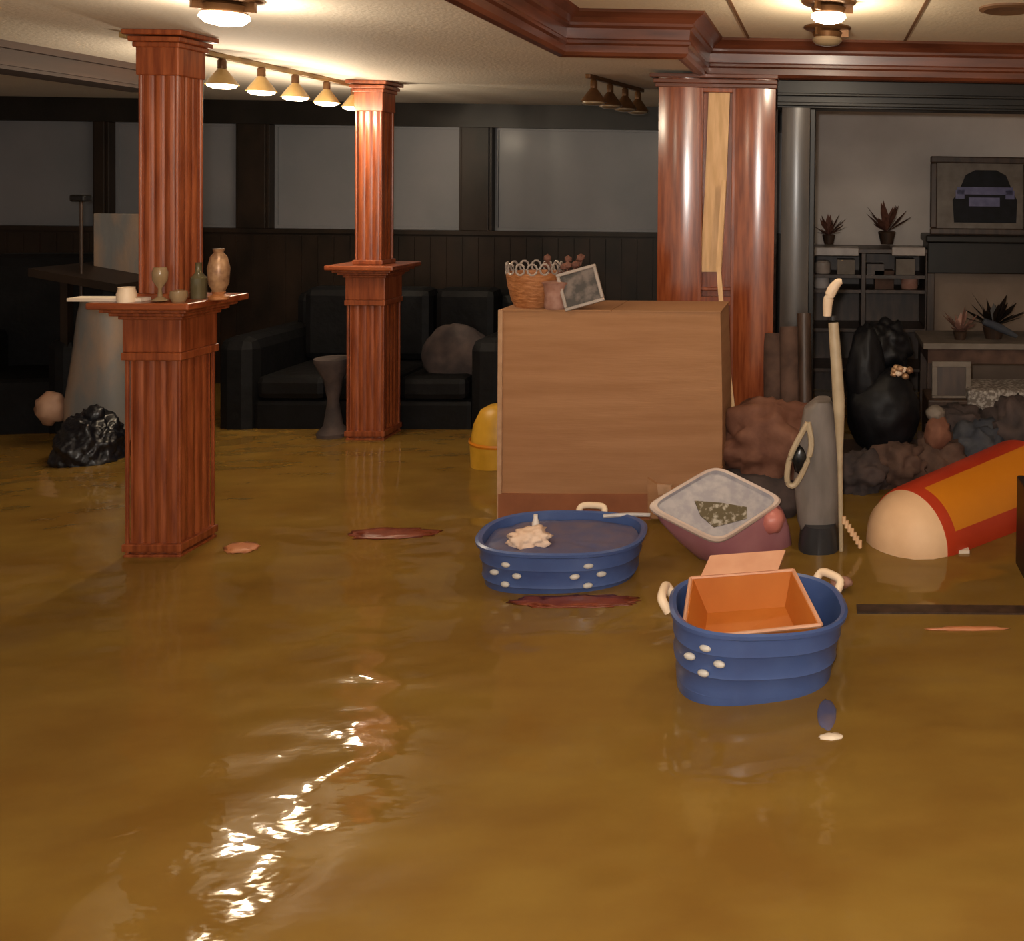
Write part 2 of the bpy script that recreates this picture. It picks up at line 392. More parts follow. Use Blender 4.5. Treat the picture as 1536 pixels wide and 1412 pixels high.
# loose strip leaning on the pillar
p = [at(1086, 270, YP-.025), at(1078, 400, YP-.05), at(1083, 470, YP-.09), at(1102, 640, YP-.18)]
bm = BM(); rings(bm, [[q + Vector((-.011, -.006, 0)), q + Vector((.011, -.006, 0)), q + Vector((.011, .004, 0)), q + Vector((-.011, .004, 0))] for q in p])
tag(obj('trim_strip', bm, 'pale_pine'), 'thin pale wood strip hanging loose down the wide pillar behind the carton', 'wood strip')

# ------------------------------------------------------------------ ceiling lights
def flush(px, py, Y, zc, s, lit, label, group=None):
    q = at(px, py, Y)
    t = thing('ceiling_light', label, 'ceiling light', (q.x, Y, zc), group=group)
    bm = BM(); lathe(bm, [(.112*s, 0), (.112*s, -.006), (.105*s, -.012), (.06*s, -.016)], 32); obj('ceiling_plate', bm, 'bronze', t, True)
    bm = BM(); lathe(bm, [(.05*s, -.01), (.072*s, -.026), (.062*s, -.05), (.045*s, -.055)], 28)
    for k in range(3):
        a = 2*PI*k/3+.5; box(bm, -.006, .006, .05*s, .10*s, -.045, -.012, Matrix.Rotation(a, 3, 'Z'))
    obj('collar', bm, 'bronze', t, True)
    bm = BM(); lathe(bm, [(.02, -.045), (.068*s, -.05), (.072*s, -.062), (.055*s, -.078), (.02*s, -.086)], 28)
    g = obj('glass_globe', bm, 'glow' if lit else 'dull_glass', t, True)
    if lit: light('bulb_glow', 'POINT', (q.x, Y, zc-.14), 7, (1, .82, .60), .03)
    return t
flush(337, 20, 2.98, CZ, .95, True, 'lit flush ceiling light with bronze plate, above the near wood column')
flush(1243, 15, 3.64, TZ, .95, True, 'lit bronze ceiling light in the raised ceiling, nearer of the two')
flush(1241, 48, 4.22, TZ, .95, False, 'unlit bronze ceiling light close to the crown moulding')
for X, Y in ((-1.9, .2), (0.03, 1.0), (0.03, -1.4)):       # unseen lamps added out of view for ambient fill
    flush(0, 0, Y, CZ if X < -1 else TZ, .95, True, 'added fill lamp out of view, built like the lit flush ceiling light', 'added fill lamps out of view').location.x = X
# fix their bulb lights' position
for o in [o for o in bpy.data.objects if o.name.startswith('bulb_glow')][2:]:
    o.location.x = -1.9 if abs(o.location.y-.2) < .01 else .03
def track(x0, y0, x1, y1, heads, lit, label, z=CZ):
    t = thing('track_light', label, 'track light', (x0, y0, z))
    d = Vector((x1-x0, y1-y0, 0)); L = d.length; a = math.atan2(d.y, d.x)
    mx = Matrix.Rotation(a, 3, 'Z')
    obj('rail', box(BM(), -.05, L+.05, -.014, .014, -.022, 0, mx), 'brass_shade' if lit else 'bronze', t, bev=.003)
    for hpos in heads:
        c = d.normalized()*hpos
        bm = BM(); lathe(bm, [(.012, -.022), (.018, -.03), (.018, -.065), (.01, -.07)], 14, c); 
        h_ = obj('lamp_head', bm, 'bronze', t, True)
        bm = BM(); lathe(bm, [(.016, -.066), (.03, -.085), (.052, -.115), (.066, -.138), (.060, -.138), (.045, -.115), (.012, -.08)], 22, c)
        obj('shade', bm, 'brass_shade' if lit else 'bronze', h_, True)
        bm = BM(); lathe(bm, [(.02, -.118), (.058, -.134), (.056, -.146), (.035, -.154), (.01, -.156)], 22, c)
        obj('lamp_bulb', bm, 'glow_small' if lit else 'dull_glass', h_, True)
        if lit: light('spot_glow', 'POINT', (x0+c.x, y0+c.y, z-.20), 5.2, (1, .82, .60), .02)
    return t
def Yx(px, X): # depth at which world X shows at px (row 130)
    d = ray(px, 130); return X*d.y/d.x
X = -2.70; ys = [Yx(p, X) for p in (333, 392, 443, 490, 531)]
track(X, 3.75, X, ys[-1]+.05, [y-3.75 for y in ys], True, 'brass track light with five glowing lamps between the two wood columns')
track(at(888, 125, 4.85).x, 4.85, at(958, 140, 5.45).x, 5.45, [.02, .22, .42, .6], False, 'unlit dark track light on the ceiling left of the wide pillar')
bm = BM(); q = at(1510, 12, 3.7)
lathe(bm, [(.11, TZ), (.11, TZ-.008), (.09, TZ-.014), (.03, TZ-.008)], 28, (q.x, 3.7, 0))
tag(obj('ceiling_vent', bm, 'seam'), 'round brown vent in the raised ceiling at upper right', 'vent')

# ------------------------------------------------------------------ black sofa across the back
gx0, gx1 = at(325, 640, 5.5).x, at(760, 640, 5.5).x
t = thing('sofa', 'long black leather sofa standing in water along the back, behind the far column', 'sofa', ((gx0+gx1)/2, 5.9, -.25))
hw = (gx1-gx0)/2
obj('base', box(BM(), -hw+.2, hw-.2, -.40, .45, .05, .42), 'black_leather', t, bev=.03)
obj('backrest', box(BM(), -hw+.1, hw-.1, .20, .48, .3, .98), 'black_leather', t, bev=.06)
for s in (-1, 1): obj('armrest', box(BM(), s*hw-(.22 if s > 0 else 0), s*hw+(0 if s > 0 else .22), -.42, .45, .05, .78), 'black_leather', t, bev=.07)
for k in range(3):
    a = -hw+.22 + k*(2*hw-.44)/3
    obj('seat_cushion', box(BM(), a+.006, a+(2*hw-.44)/3-.006, -.42, .22, .42, .56), 'black_leather', t, bev=.04)
    obj('back_cushion', box(BM(), a+.01, a+(2*hw-.44)/3-.01, .06, .24, .56, 1.02), 'black_leather', t, bev=.05)
bm = BM(); q = at(690, 530, 5.72); blob(bm, .20, .09, .19, .06, 2, 3)
o = obj('round_cushion', bm, 'plum_cloth', None, True); o.location = (q.x, 5.66, q.z); tag(o, 'round dark cushion on the black sofa, right of the far column', 'cushion')
bm = BM(); q = at(497, 600, 5.35)
lathe(bm, [(.09, -.25), (.085, .02), (.05, .06), (.03, .2), (.05, .32), (.10, .42), (.10, .44)], 18)
o = obj('side_table', bm, 'plum_cloth', None, True); o.location = (at(500, 600, 5.36).x, 5.36, .0); tag(o, 'small dull silver pedestal stand half hidden behind the far column', 'pedestal')

# ------------------------------------------------------------------ big carton and what lies on it
YC = 4.03
cx0, cx1 = at(752, 600, YC).x, at(1079, 600, YC).x; zt_ = at(900, 467, YC).z
t = thing('carton', 'huge plain brown cardboard carton standing in the water, before the wide pillar', 'cardboard box', ((cx0+cx1)/2, YC+.17, -.25))
hw = (cx1-cx0)/2; ht = zt_+.25
bm = BM()
def wavy(x): return .006*math.sin(x*9)
fr = []
n = 16
for j in range(13):
    z = ht*j/12; row = []
    for i in range(n+1):
        u = i/n; x = -hw + 2*hw*u
        xx = x + (.014*math.sin(PI*j/12) if u > .9 else 0)
        row.append(Vector((xx, -.17 - .012*math.sin(PI*u)*math.sin(PI*j/12), z)))
    row += [Vector((hw+.02*math.sin(PI*j/12), .17, z)), Vector((-hw, .17, z))]
    fr.append(row)
rings(bm, fr)
obj('carton_body', bm, 'cardboard', t)
bm = BM(); box(bm, -hw-.004, 0-.002, -.176, .17, ht, ht+.006); box(bm, .002, hw+.004, -.176, .17, ht, ht+.006)
obj('top_flap', bm, 'cardboard', t)
obj('edge', box(BM(), -hw-.012, -hw+.006, -.182, -.165, .1, ht+.004), 'cardboard_edge', t)['label'] = 'pale cut cardboard edge'
z = at(900, 740, YC).z+.25
bm = BM(); box(bm, -hw-.006, hw*.38, -.185, -.17, .10, z); obj('wet_band', bm, 'wet_card', t)['label'] = 'dark soaked lower edge'
bm = BM(); f0 = [(at(x, y, YC-.05).x-t.location.x, at(x, y, YC-.05).z+.25) for x, y in ((973, 775), (972, 716), (985, 725), (1020, 735), (1084, 700), (1075, 780))]
prism(bm, f0, -.235, -.215); obj('torn_flap', bm, 'cardboard', t)
bm = BM(); p0 = at(984, 732, YC-.08)
f0 = [(at(x, y, YC-.08).x-t.location.x, at(x, y, YC-.08).z+.25) for x, y in ((986, 726), (1008, 727), (1006, 740), (988, 742))]
prism(bm, f0, -.26, -.25); obj('torn_flap', bm, 'cardboard_edge', t)['label'] = 'pale torn corner'
# basket
q = at(801, 462, YC+.12)
t = thing('basket', 'small orange-brown basket with looped rim, left on top of the huge carton', 'basket', (q.x, YC+.12, zt_+.006))
bm = BM(); lathe(bm, [(.08, 0), (.095, .03), (.11, .09), (.118, .145), (.112, .15), (.10, .09), (.07, .02)], 26); obj('basket_body', bm, 'wicker', t, True)
bm = BM()
for k in range(14):
    a = 2*PI*k/14; c = Vector((.115*math.cos(a), .115*math.sin(a), .168)); pts = []
    for i in range(11):
        b_ = 2*PI*i/10; pts.append(c + Vector((-math.sin(a)*.02*math.cos(b_), math.cos(a)*.02*math.cos(b_), .024*math.sin(b_))))
    tube(bm, pts, .0045, 6)
obj('loop_rim', bm, 'silver_frame', t, True)
# plush / dusty rose tin
q = at(836, 455, YC+.05)
bm = BM(); lathe(bm, [(.045, 0), (.05, .01), (.047, .06), (.052, .1), (.06, .115), (.03, .12)], 20)
o = obj('tin_pot', bm, 'dusty_rose', None, True); o.location = (q.x, YC+.03, zt_+.006); tag(o, 'little dusty pink pot between the basket and the tilted picture', 'pot')
q = at(852, 440, YC+.22)
t = thing('dried_flowers', 'brown dried flower spray standing behind the pink pot on the carton', 'dried flowers', (q.x, YC+.09, zt_+.006))
random.seed(4)
for k in range(16):
    a = random.uniform(-.9, .9); l = random.uniform(.13, .235); yy = random.uniform(-.02, .02)
    bm = BM(); tip = Vector((.42*l*math.sin(a*1.6), yy, l)); tube(bm, [(0, 0, 0), tip*.5 + Vector((.005, 0, 0)), tip], .0035, 5)
    blob(bm, .018, .012, .018, .3, 3, k, 1, c=tip); obj('flower_stem', bm, 'dried_brown', t)
pc = [at(x, y, YC-.02) for x, y in ((862, 462), (850, 418), (896, 408), (912, 418), (895, 460))]
t = thing('picture', 'tilted dark picture in a silver frame, on the carton beside the dried flowers', 'picture', (at(878, 462, YC).x, YC+.0, zt_+.022), (-.2, -.28, .15))
w_, h_ = .085, .165
bm = BM()
for q in ((-w_, w_, 0, .014), (-w_, w_, h_-.014, h_), (-w_, -w_+.014, .014, h_-.014), (w_-.014, w_, .014, h_-.014)): box(bm, q[0], q[1], -.012, .012, q[2], q[3])
obj('frame', bm, 'silver_frame', t, bev=.003); obj('artwork', box(BM(), -w_+.012, w_-.012, -.004, .008, .012, h_-.012), 'dark_art', t)

# yellow bucket behind carton
g = ground(735, 704)
t = thing('bucket', 'yellow plastic bucket floating half behind the left edge of the carton', 'bucket', (g.x+.0, g.y+.10, -.06), (0, .06, 0))
bm = BM(); lathe(bm, [(.10, 0), (.125, .02), (.14, .16), (.13, .26), (.10, .335), (.06, .36), (.02, .365)], 30); obj('bucket_body', bm, 'yellow_plastic', t, True)
bm = BM(); lathe(bm, [(.143, .17), (.147, .18), (.143, .19)], 30, cap=False); obj('rim_band', bm, 'toy_orange', t, True)['label'] = 'orange band'

# ------------------------------------------------------------------ blue tubs
def tub(name, loc, rot, a, b_, h, label, motifs, handles, group=None):
    t = thing(name, label, 'plastic tub', loc, rot)
    bm = BM(); rs = []
    prof = [(.74, 0), (.79, .02), (.85, .2), (.885, .36), (.90, .38), (.895, .40), (.925, .55), (.945, .57), (.935, .60), (.955, .76), (.975, .78), (.97, .81), (.98, .93), (1.03, .95), (1.035, .985), (1.0, 1.0), (.955, .985), (.93, .8), (.90, .4), (.86, .12), (.8, .06)]
    for s, z in prof: rs.append(super_ring(a*s, b_*s, z*h))
    rings(bm, rs); obj('tub_shell', bm, 'tub_blue', t, True)
    for ang in motifs:                                   # four pale petals pierced in the wall
        bm = BM()
        for du, dz in ((-.045, 0), (.045, 0), (0, .034), (0, -.036)):
            c, s = math.cos(ang), math.sin(ang); e = 2.6
            p = Vector((a*.965*math.copysign(abs(c)**(2/e), c), b_*.965*math.copysign(abs(s)**(2/e), s), .72*h))
            tan = Vector((-a*s, b_*c, 0)).normalized(); nr = Vector((tan.y, -tan.x, 0))
            p += tan*du + Vector((0, 0, dz))
            mx = Matrix((tan, nr, Vector((0, 0, 1)))).transposed()
            tmp = bmesh.ops.create_icosphere(bm, subdivisions=2, radius=1)
            for q in tmp['verts']: q.co = p + mx @ Vector((q.co.x*.018, q.co.y*.010, q.co.z*.010))
        obj('flower_motif', bm, 'motif_pale', t, True)['label'] = 'four pale petals'
    for ang, wd_ in handles:
        c, s = math.cos(ang), math.sin(ang); e = 2.6
        p = Vector((a*1.05*math.copysign(abs(c)**(2/e), c), b_*1.05*math.copysign(abs(s)**(2/e), s), h*.98))
        tan = Vector((-a*s, b_*c, 0)).normalized(); nr = Vector((tan.y, -tan.x, 0))
        pts = [p + tan*(-wd_) - nr*.01 - Vector((0, 0, .02)), p + tan*(-wd_*.9) + nr*.012 + Vector((0, 0, .012)), p + nr*.016 + Vector((0, 0, .018)), p + tan*(wd_*.9) + nr*.012 + Vector((0, 0, .012)), p + tan*wd_ - nr*.01 - Vector((0, 0, .02))]
        bm = BM(); tube(bm, pts, .013, 10); obj('tub_handle', bm, 'handle_cream', t, True)
    return t
y0 = ground(835, 893).y; xc = at(836, 850, y0+.15).x
t = tub('plastic_tub', (xc, y0+.20, -.15), (.02, .03, .05), .292, .205, .305, 'blue plastic tub floating before the huge carton, cream cloth inside', (-2.05, -1.2), ((1.45, .05),))
bm = BM(); rings(bm, [super_ring(.272, .188, .262), super_ring(.272, .188, .272), super_ring(.2, .14, .284), super_ring(.05, .03, .276)])
o = obj('tub_filling', bm, 'tub_dusty', t, True)
for q in o.data.vertices: q.co.z += .012*noise.noise(q.co*14)
o['label'] = 'dull blue-mauve sodden fabric'
q = at(797, 812, y0+.16)
bm = BM(); blob(bm, .073, .06, .04, .35, 2.6, 5, 4); o = obj('crumpled_cloth', bm, 'cloth_cream', None, True); o.location = (q.x, y0+.13, .145); tag(o, 'crumpled cream cloth lying in the tub before the carton', 'cloth')
q = at(801, 785, y0+.2); bm = BM(); lathe(bm, [(.012, 0), (.014, .045), (.008, .06), (.008, .075)], 12)
o = obj('small_bottle', bm, 'white_plastic', None, True); o.location = (q.x, y0+.22, .13); tag(o, 'tiny white bottle upright behind the crumpled cream cloth', 'bottle')
bm = BM(); p0 = at(905, 775, y0+.36); p1 = at(975, 773, y0+.40); tube(bm, [p0, (p0+p1)/2+Vector((0, 0, .004)), p1], .008, 8)
tag(obj('curtain_rod', bm, 'grey_bar', None, True), 'short grey rod across the rear rim of the tub before the carton', 'rod')
bm = BM(); q = ground(865, 903)
blob(bm, .20, .05, .006, .3, 3, 8, 4)
o = obj('sodden_cloth', bm, 'sodden_red', None, True); o.location = (q.x, q.y-.0, .001); tag(o, 'flat dark red sodden cloth floating at the front of the tub by the carton', 'cloth')

y1 = ground(1150, 1062).y
q = at(1140, 1000, y1+.16)
t = tub('plastic_tub', (q.x-.03, y1+.195, -.10), (.03, .07, .20), .252, .20, .315, 'blue plastic tub floating nearest, an open orange box inside', (-2.22,), ((3.0, .05), (.55, .045)))
bm = BM(); rings(bm, [super_ring(.22, .165, .12), super_ring(.22, .165, .13)])
obj('tub_water', bm, 'tub_dusty', t)
# orange box in it
P4 = [Vector(at(*a)) for a in ((1022, 960, y1+.07), (1232, 938, y1+.08), (1190, 856, y1+.33), (1036, 868, y1+.30))]
t = thing('open_box', 'open orange-brown box tipped toward the viewer inside the nearest blue tub', 'box', (0, 0, 0))
cen = sum(P4, Vector())/4
t.location = (cen.x, cen.y, .03)
P4 = [p - t.location for p in P4]
dn = Vector((.01, .02, -.07))
bm = BM(); inn = [p + (sum(P4, Vector())/4 - p)*.05 for p in P4]
rings(bm, [[p*.80 + dn for p in P4], P4, inn, [p*.79 + dn*.85 for p in inn]], mi=0)
for f in bm.faces: pass
o = obj('box_body', bm, 'orange_card', t)
bm = BM()
for i in range(4):
    tube(bm, [P4[i], P4[(i+1) % 4]], .006, 6)
obj('box_edge', bm, 'orange_card_edge', t)['label'] = 'pale pinkish rim'
a, c = P4[3], P4[2]
bm = BM(); up = Vector((.02, .07, .035)); th = Vector((0, -.006, .008))
q0, q1 = a.lerp(c, .1), a.lerp(c, .85)
rings(bm, [[q0, q1, q1+up, q0+up], [q0+th, q1+th, q1+up+th, q0+up+th]]); obj('back_flap', bm, 'orange_card_edge', t)
q = ground(1247, 1106); bm = BM(); blob(bm, .032, .014, .008, .2, 3, 2, 3); o = obj('foam_scrap', bm, 'white_scrap', None, True); o.location = q; tag(o, 'small cream scrap floating in front of the nearest blue tub', 'scrap')
q = ground(1240, 1072); bm = BM(); blob(bm, .026, .075, .004, .15, 1.3, 4, 3); o = obj('blue_rag', bm, 'tub_dusty', None, True); o.location = q; tag(o, 'dark blue rag trailing from the nearest blue tub into the water', 'rag')

# ------------------------------------------------------------------ mauve storage box, tilted
yk = 3.52
ct = {'l': at(979, 770, yk), 't': at(1060, 694, yk+.20), 'r': at(1188, 760, yk+.17), 'b': at(1065, 812, yk-.04)}
cen = (ct['l']+ct['t']+ct['r']+ct['b'])/4
t = thing('storage_box', 'mauve storage box with grey patterned lid, tilted in the water right of the carton', 'storage box', cen)
u_ = (ct['r']-ct['t']+ct['b']-ct['l'])/4; v_ = (ct['t']-ct['l']+ct['r']-ct['b'])/4
nz_ = u_.cross(v_).normalized()
dv = Vector((.12, .09, -.23))                                   # towards the sunken base
def lidring(s, off, e=7, n=64):
    out = []
    for i in range(n):
        a = 2*PI*i/n; c, d = math.cos(a), math.sin(a)
        out.append(off + u_*s*math.copysign(abs(c)**(2/e), c) + v_*s*math.copysign(abs(d)**(2/e), d))
    return out
bm = BM(); rings(bm, [lidring(s_, dv*f_ , e_) for s_, f_, e_ in ((.5, 1.05, 3), (.74, 1.0, 3), (.90, .82, 3.5), (1.0, .5, 4), (1.03, .2, 5), (.99, .03, 6))])
obj('box_body', bm, 'mauve', t, True)
bm = BM(); rings(bm, [lidring(s_, nz_*z, e_) for s_, z, e_ in ((.98, -.006, 7), (1.02, -.002, 7), (1.02, .012, 7), (.98, .018, 8), (.92, .016, 8), (.88, .004, 8), (.3, .004, 8))])
obj('lid', bm, 'lid_grey', t, True)
bm = BM(); rings(bm, [lidring(s_, nz_*z, 7) for s_, z in ((1.026, .002), (1.032, .013), (.99, .022), (.92, .0185))], cap=False)
obj('lid_rim', bm, 'lid_rim', t, True)
bm = BM(); pts = [(-.42, -.20), (.05, .10), (.54, .32), (.82, .02), (.52, -.62), (.03, -.50)]
rings(bm, [[u_*x + v_*y + nz_*z for x, y in pts] for z in (.003, .008)]); obj('lid_picture', bm, 'pattern_brown', t)['label'] = 'brown mottled picture on the lid'
bm = BM(); q = u_*.86 + v_*.55 + dv*.22
blob(bm, .05, .06, .055, .1, 2, 1, 3, c=q); obj('end_clip', bm, 'pink_red', t, True)['label'] = 'pinkish red rounded end'

# ------------------------------------------------------------------ upright vacuum cleaner
yv = 3.72
g = at(1230, 828, yv)
t = thing('vacuum_cleaner', 'grey upright vacuum cleaner with long cream handle standing in the water', 'vacuum cleaner', (g.x, yv, -.25))
def V(px, py, Y=yv): return at(px, py, Y) - t.location
def front_loft(rows, d0, d1, name, m, par=t, y=yv, bev=0):  # rows: (pxl, pxr, py)
    bm = BM(); rs = []
    for a, c, py in rows:
        p, q = at(a, py, y)-par.location, at(c, py, y)-par.location
        mid = (p.x+q.x)/2; hw_ = (q.x-p.x)/2
        rs.append([Vector((mid + hw_*math.copysign(abs(math.cos(u))**.7, math.cos(u)), (d0+d1)/2 + (d1-d0)/2*math.copysign(abs(math.sin(u))**.7, math.sin(u)), p.z)) for u in [2*PI*i/20 for i in range(20)]])
    rings(bm, rs); return obj(name, bm, m, par, True)
front_loft([(1222, 1246, 600), (1206, 1252, 612), (1196, 1258, 660), (1190, 1260, 720), (1196, 1258, 780), (1203, 1256, 800)], -.06, .08, 'dust_bag', 'vac_grey')
front_loft([(1206, 1254, 780), (1200, 1258, 795), (1196, 1260, 830), (1192, 1262, 900)], -.10, .12, 'floor_head', 'vac_dark')
bm = BM(); tube(bm, [V(1262, 850, yv-.05), V(1260, 700, yv-.07), V(1258, 600, yv-.07), V(1250, 484, yv-.05)], [.009, .010, .024, .020], 12); obj('handle_pole', bm, 'pole_cream', t, True)
bm = BM(); tube(bm, [V(1249, 480, yv-.05), V(1249, 474, yv-.05), ], [.014, .014], 10); obj('handle_joint', bm, 'vac_dark', t, True)
bm = BM(); tube(bm, [V(1241, 474, yv-.05), V(1242, 452, yv-.05), V(1249, 434, yv-.05), V(1257, 424, yv-.05), V(1263, 422, yv-.05)], [.016, .02, .021, .017, .010], 12); obj('handle_grip', bm, 'handle_cream', t, True)
bm = BM(); pts = [V(*a) for a in ((1212, 634, yv-.09), (1217, 668, yv-.09), (1208, 700, yv-.09), (1192, 728, yv-.09), (1181, 722, yv-.09), (1184, 690, yv-.09), (1196, 662, yv-.09), (1212, 634, yv-.09))]
tube(bm, pts, .0115, 8); obj('carry_loop', bm, 'pole_cream', t, True)
bm = BM(); blob(bm, .03, .012, .05, .3, 3, 4, 2, c=(V(1199, 690, yv-.085))); obj('badge', bm, 'black_plastic', t, True)

# reddish cloth heap behind the storage box
q = at(1165, 640, 4.2)
t_ = BM(); blob(t_, .25, .14, .20, .3, 2.2, 7, 4)
o = obj('cloth_heap', t_, 'red_brown_cloth', None, True); o.location = (at(1158, 650, 4.2).x, 4.2, at(1158, 665, 4.2).z); tag(o, 'reddish brown heap of sodden cloth behind the vacuum cleaner', 'cloth')
bm = BM(); blob(bm, .26, .16, .16, .25, 2.2, 12, 4); o = obj('rag_heap', bm, 'plum_cloth', None, True); o.location = (at(1130, 720, 4.2).x, 4.15, .03); tag(o, 'dark heap of rags in the water between carton and vacuum cleaner', 'rags')

# ------------------------------------------------------------------ inflatable toy
yt = 3.75
g = at(1352, 835, yt)
t = thing('inflatable_toy', 'bulging round-ended toy, beige end with orange and red flank, half under water', 'inflatable toy', (g.x+.03, yt, .01))
ax = Vector((.72, .69, 0)).normalized(); sd = Vector((-ax.y, ax.x, 0)); up = Vector((0, 0, 1))
def ring_at(s, r_, n=120): return [ax*s + sd*r_*math.cos(2*PI*i/n) + up*r_*math.sin(2*PI*i/n) for i in range(n)]
bm = BM(); rings(bm, [ring_at(s, r_) for s, r_ in ((-.150, .02), (-.143, .07), (-.115, .13), (-.06, .178), (0, .200), (.012, .202))]); obj('round_end', bm, 'beige_cap', t, True)
bm = BM(); rr = [ring_at(s, r_) for s, r_ in [(0, .203), (.03, .210)] + [(.05+.01*k, .212+.0006*k) for k in range(76)] + [(.85, .22), (.87, .05)]]
rings(bm, rr)
bm.faces.ensure_lookup_table()
for f in bm.faces:
    c = f.calc_center_median(); s = c.dot(ax); a = math.degrees(math.atan2(c.z, c.dot(sd)))   # 180 = towards the viewer's side
    a = a if a >= 0 else a+360
    lim = 159
    f.material_index = 0 if (s > .05 and 98 < a < lim) else 1
bm2 = bm; o = obj('flank', bm2, None, t, True, mats=['toy_orange', 'toy_red'])
bm = BM()
for k in range(7):
    p = at(1266+k*4, 775+k*6, yt-.1) - t.location
    tube(bm, [p, p+Vector((.0, 0, -.03))], .008, 6)
obj('ruffle', bm, 'beige_cap', t, True)
# dark post at right edge
bm = BM(); p = at(1534, 820, 3.3); box(bm, p.x+.028, p.x+.3, 3.3, 3.55, -.25, at(1530, 745, 3.3).z)
tag(obj('crate', bm, 'dark_wood', bev=.006), 'dark wooden crate cut off by the right edge of the view', 'crate')

# ------------------------------------------------------------------ floating scraps
def scrap(name, px, py, rx, ry, m, label, cat, rz=0, seed=1, h=.006):
    bm = BM(); blob(bm, rx, ry, h, .35, 2.5, seed, 3); o = obj(name, bm, m, None, True)
    o.location = ground(px, py, .002); o.rotation_euler.z = rz; tag(o, label, cat); return o
scrap('floating_rag', 588, 800, .175, .06, 'sodden_red', 'long dark red rag floating on open water before the far column', 'rag', .02, 3)
scrap('floating_leaf', 362, 822, .065, .05, 'sodden_orange', 'orange-brown scrap floating beside the near column base', 'scrap', -.5, 6)
scrap('floating_stick', 1452, 944, .13, .010, 'sodden_orange', 'thin reddish stick floating at right, in front of the dark plank', 'stick', .0, 9, .008)
bm = BM(); p, q = ground(1285, 915), ground(1560, 917)
rings(bm, [[a + Vector(o_) for o_ in ((0, -.03, -.01), (0, .03, -.01), (0, .03, .006), (0, -.03, .006))] for a in (p, q)])
tag(obj('floating_plank', bm, 'shelf_wood'), 'long dark plank floating low on the water at right', 'plank')
bm = BM(); p = ground(1440, 828); box(bm, p.x-.03, p.x+.035, p.y-.02, p.y+.02, -.01, .012); tag(obj('foam_block', bm, 'paper'), 'tiny cream block floating by the beige round end of the toy', 'scrap')
bm = BM(); blob(bm, .04, .03, .02, .2, 3, 1, 3); o = obj('rope_knot', bm, 'dusty_rose', None, True); o.location = at(1262, 868, 3.0); o.location.z = .03; o.location.x = at(1262, 868, 3.3).x; o.location.y = 3.3; tag(o, 'pinkish knot floating just behind the nearest blue tub', 'knot')

# ------------------------------------------------------------------ items on the near column's ledge
zl = .95+.026
def on_ledge(px, Y): return Vector((at(px, 440, Y).x, Y, zl))
fy = c1y - .13
def put(name, bm, m, p, label, cat, rz=0, sm=True, **k):
    o = obj(name, bm, m, None, sm, **k); o.location = p; o.rotation_euler.z = rz; tag(o, label, cat); return o
bm = BM(); lathe(bm, [(.012, 0), (.03, .005), (.008, .02), (.006, .05), (.024, .08), (.026, .11), (.02, .13)], 18)
put('wine_glass', bm, 'glass_amber', on_ledge(240, fy), 'stemmed glass on the near column ledge, directly before the shaft', 'glass')
bm = BM(); lathe(bm, [(.026, 0), (.028, .01), (.028, .08), (.012, .10), (.011, .135), (.013, .14)], 18)
put('bottle', bm, 'glass_green', on_ledge(298, c1y-.02), 'short olive bottle on the near column ledge, right of the shaft', 'bottle')
t = thing('ornament', 'tall gilt ornament at the right end of the near column ledge', 'ornament', on_ledge(328, c1y-.04) )
bm = BM(); lathe(bm, [(.034, 0), (.036, .012), (.02, .02), (.024, .03)], 20); obj('ornament_base', bm, 'wicker', t, True)
bm = BM(); lathe(bm, [(.02, .03), (.034, .06), (.038, .12), (.028, .165), (.016, .18), (.02, .195)], 20); obj('ornament_body', bm, 'gilt', t, True)
bm = BM(); lathe(bm, [(.03, 0), (.032, .03), (.026, .05), (.027, .055)], 20)
put('candle_jar', bm, 'handle_cream', on_ledge(190, fy-.01), 'small pale candle jar at the left front of the near column ledge', 'candle')
bm = BM(); lathe(bm, [(.022, 0), (.03, .02), (.028, .04), (.01, .045)], 16)
put('bowl', bm, 'glass_amber', on_ledge(268, fy+.01), 'little amber bowl on the near column ledge beside the stemmed glass', 'bowl')
p, q = at(100, 437, fy), at(215, 440, fy)
bm = BM(); box(bm, -.13, .13, -.035, .035, 0, .012)
put('paper_roll', bm, 'paper', (at(160, 440, fy).x+.0, fy+.02, zl+.001), 'flat pale envelope sticking out left from the near column ledge', 'envelope', .05, False)

# ------------------------------------------------------------------ far left clutter
yl = 4.9
t = thing('rubbish_bag', 'shiny black rubbish bag sitting in the water left of the near column', 'rubbish bag', (at(133, 660, yl).x, yl, -.02))
bm = BM(); blob(bm, .155, .15, .20, .22, 2.6, 3, 5, c=(.01, 0, .06)); obj('bag', bm, 'bin_bag', t, True)
bm = BM(); blob(bm, .05, .04, .06, .3, 3, 6, 3, c=(.03, 0, .24)); obj('tied_neck', bm, 'bin_bag', t, True)
par = thing('sack', 'tall pale grey sack standing behind the black rubbish bag', 'sack', (at(145, 600, 5.2).x, 5.2, -.25))
front_loft([(132, 184, 448), (126, 188, 470), (116, 190, 540), (105, 192, 600), (104, 194, 660)], -.1, .1, 'sack_body', 'grey_sack', par, 5.2)
t = thing('armchair', 'black armchair at the far left behind the rubbish bag', 'armchair', (at(60, 600, 5.7).x, 5.7, -.25), (0, 0, .2))
obj('seat', box(BM(), -.35, .3, -.35, .35, .1, .55), 'black_leather', t, bev=.05); obj('backrest', box(BM(), -.38, .32, .15, .4, .4, 1.22), 'black_leather', t, bev=.07)
for s in (-.38, .22): obj('armrest', box(BM(), s, s+.14, -.38, .3, .1, .78), 'black_leather', t, bev=.05)
p, q = at(140, 320, 5.6), at(204, 412, 5.6)
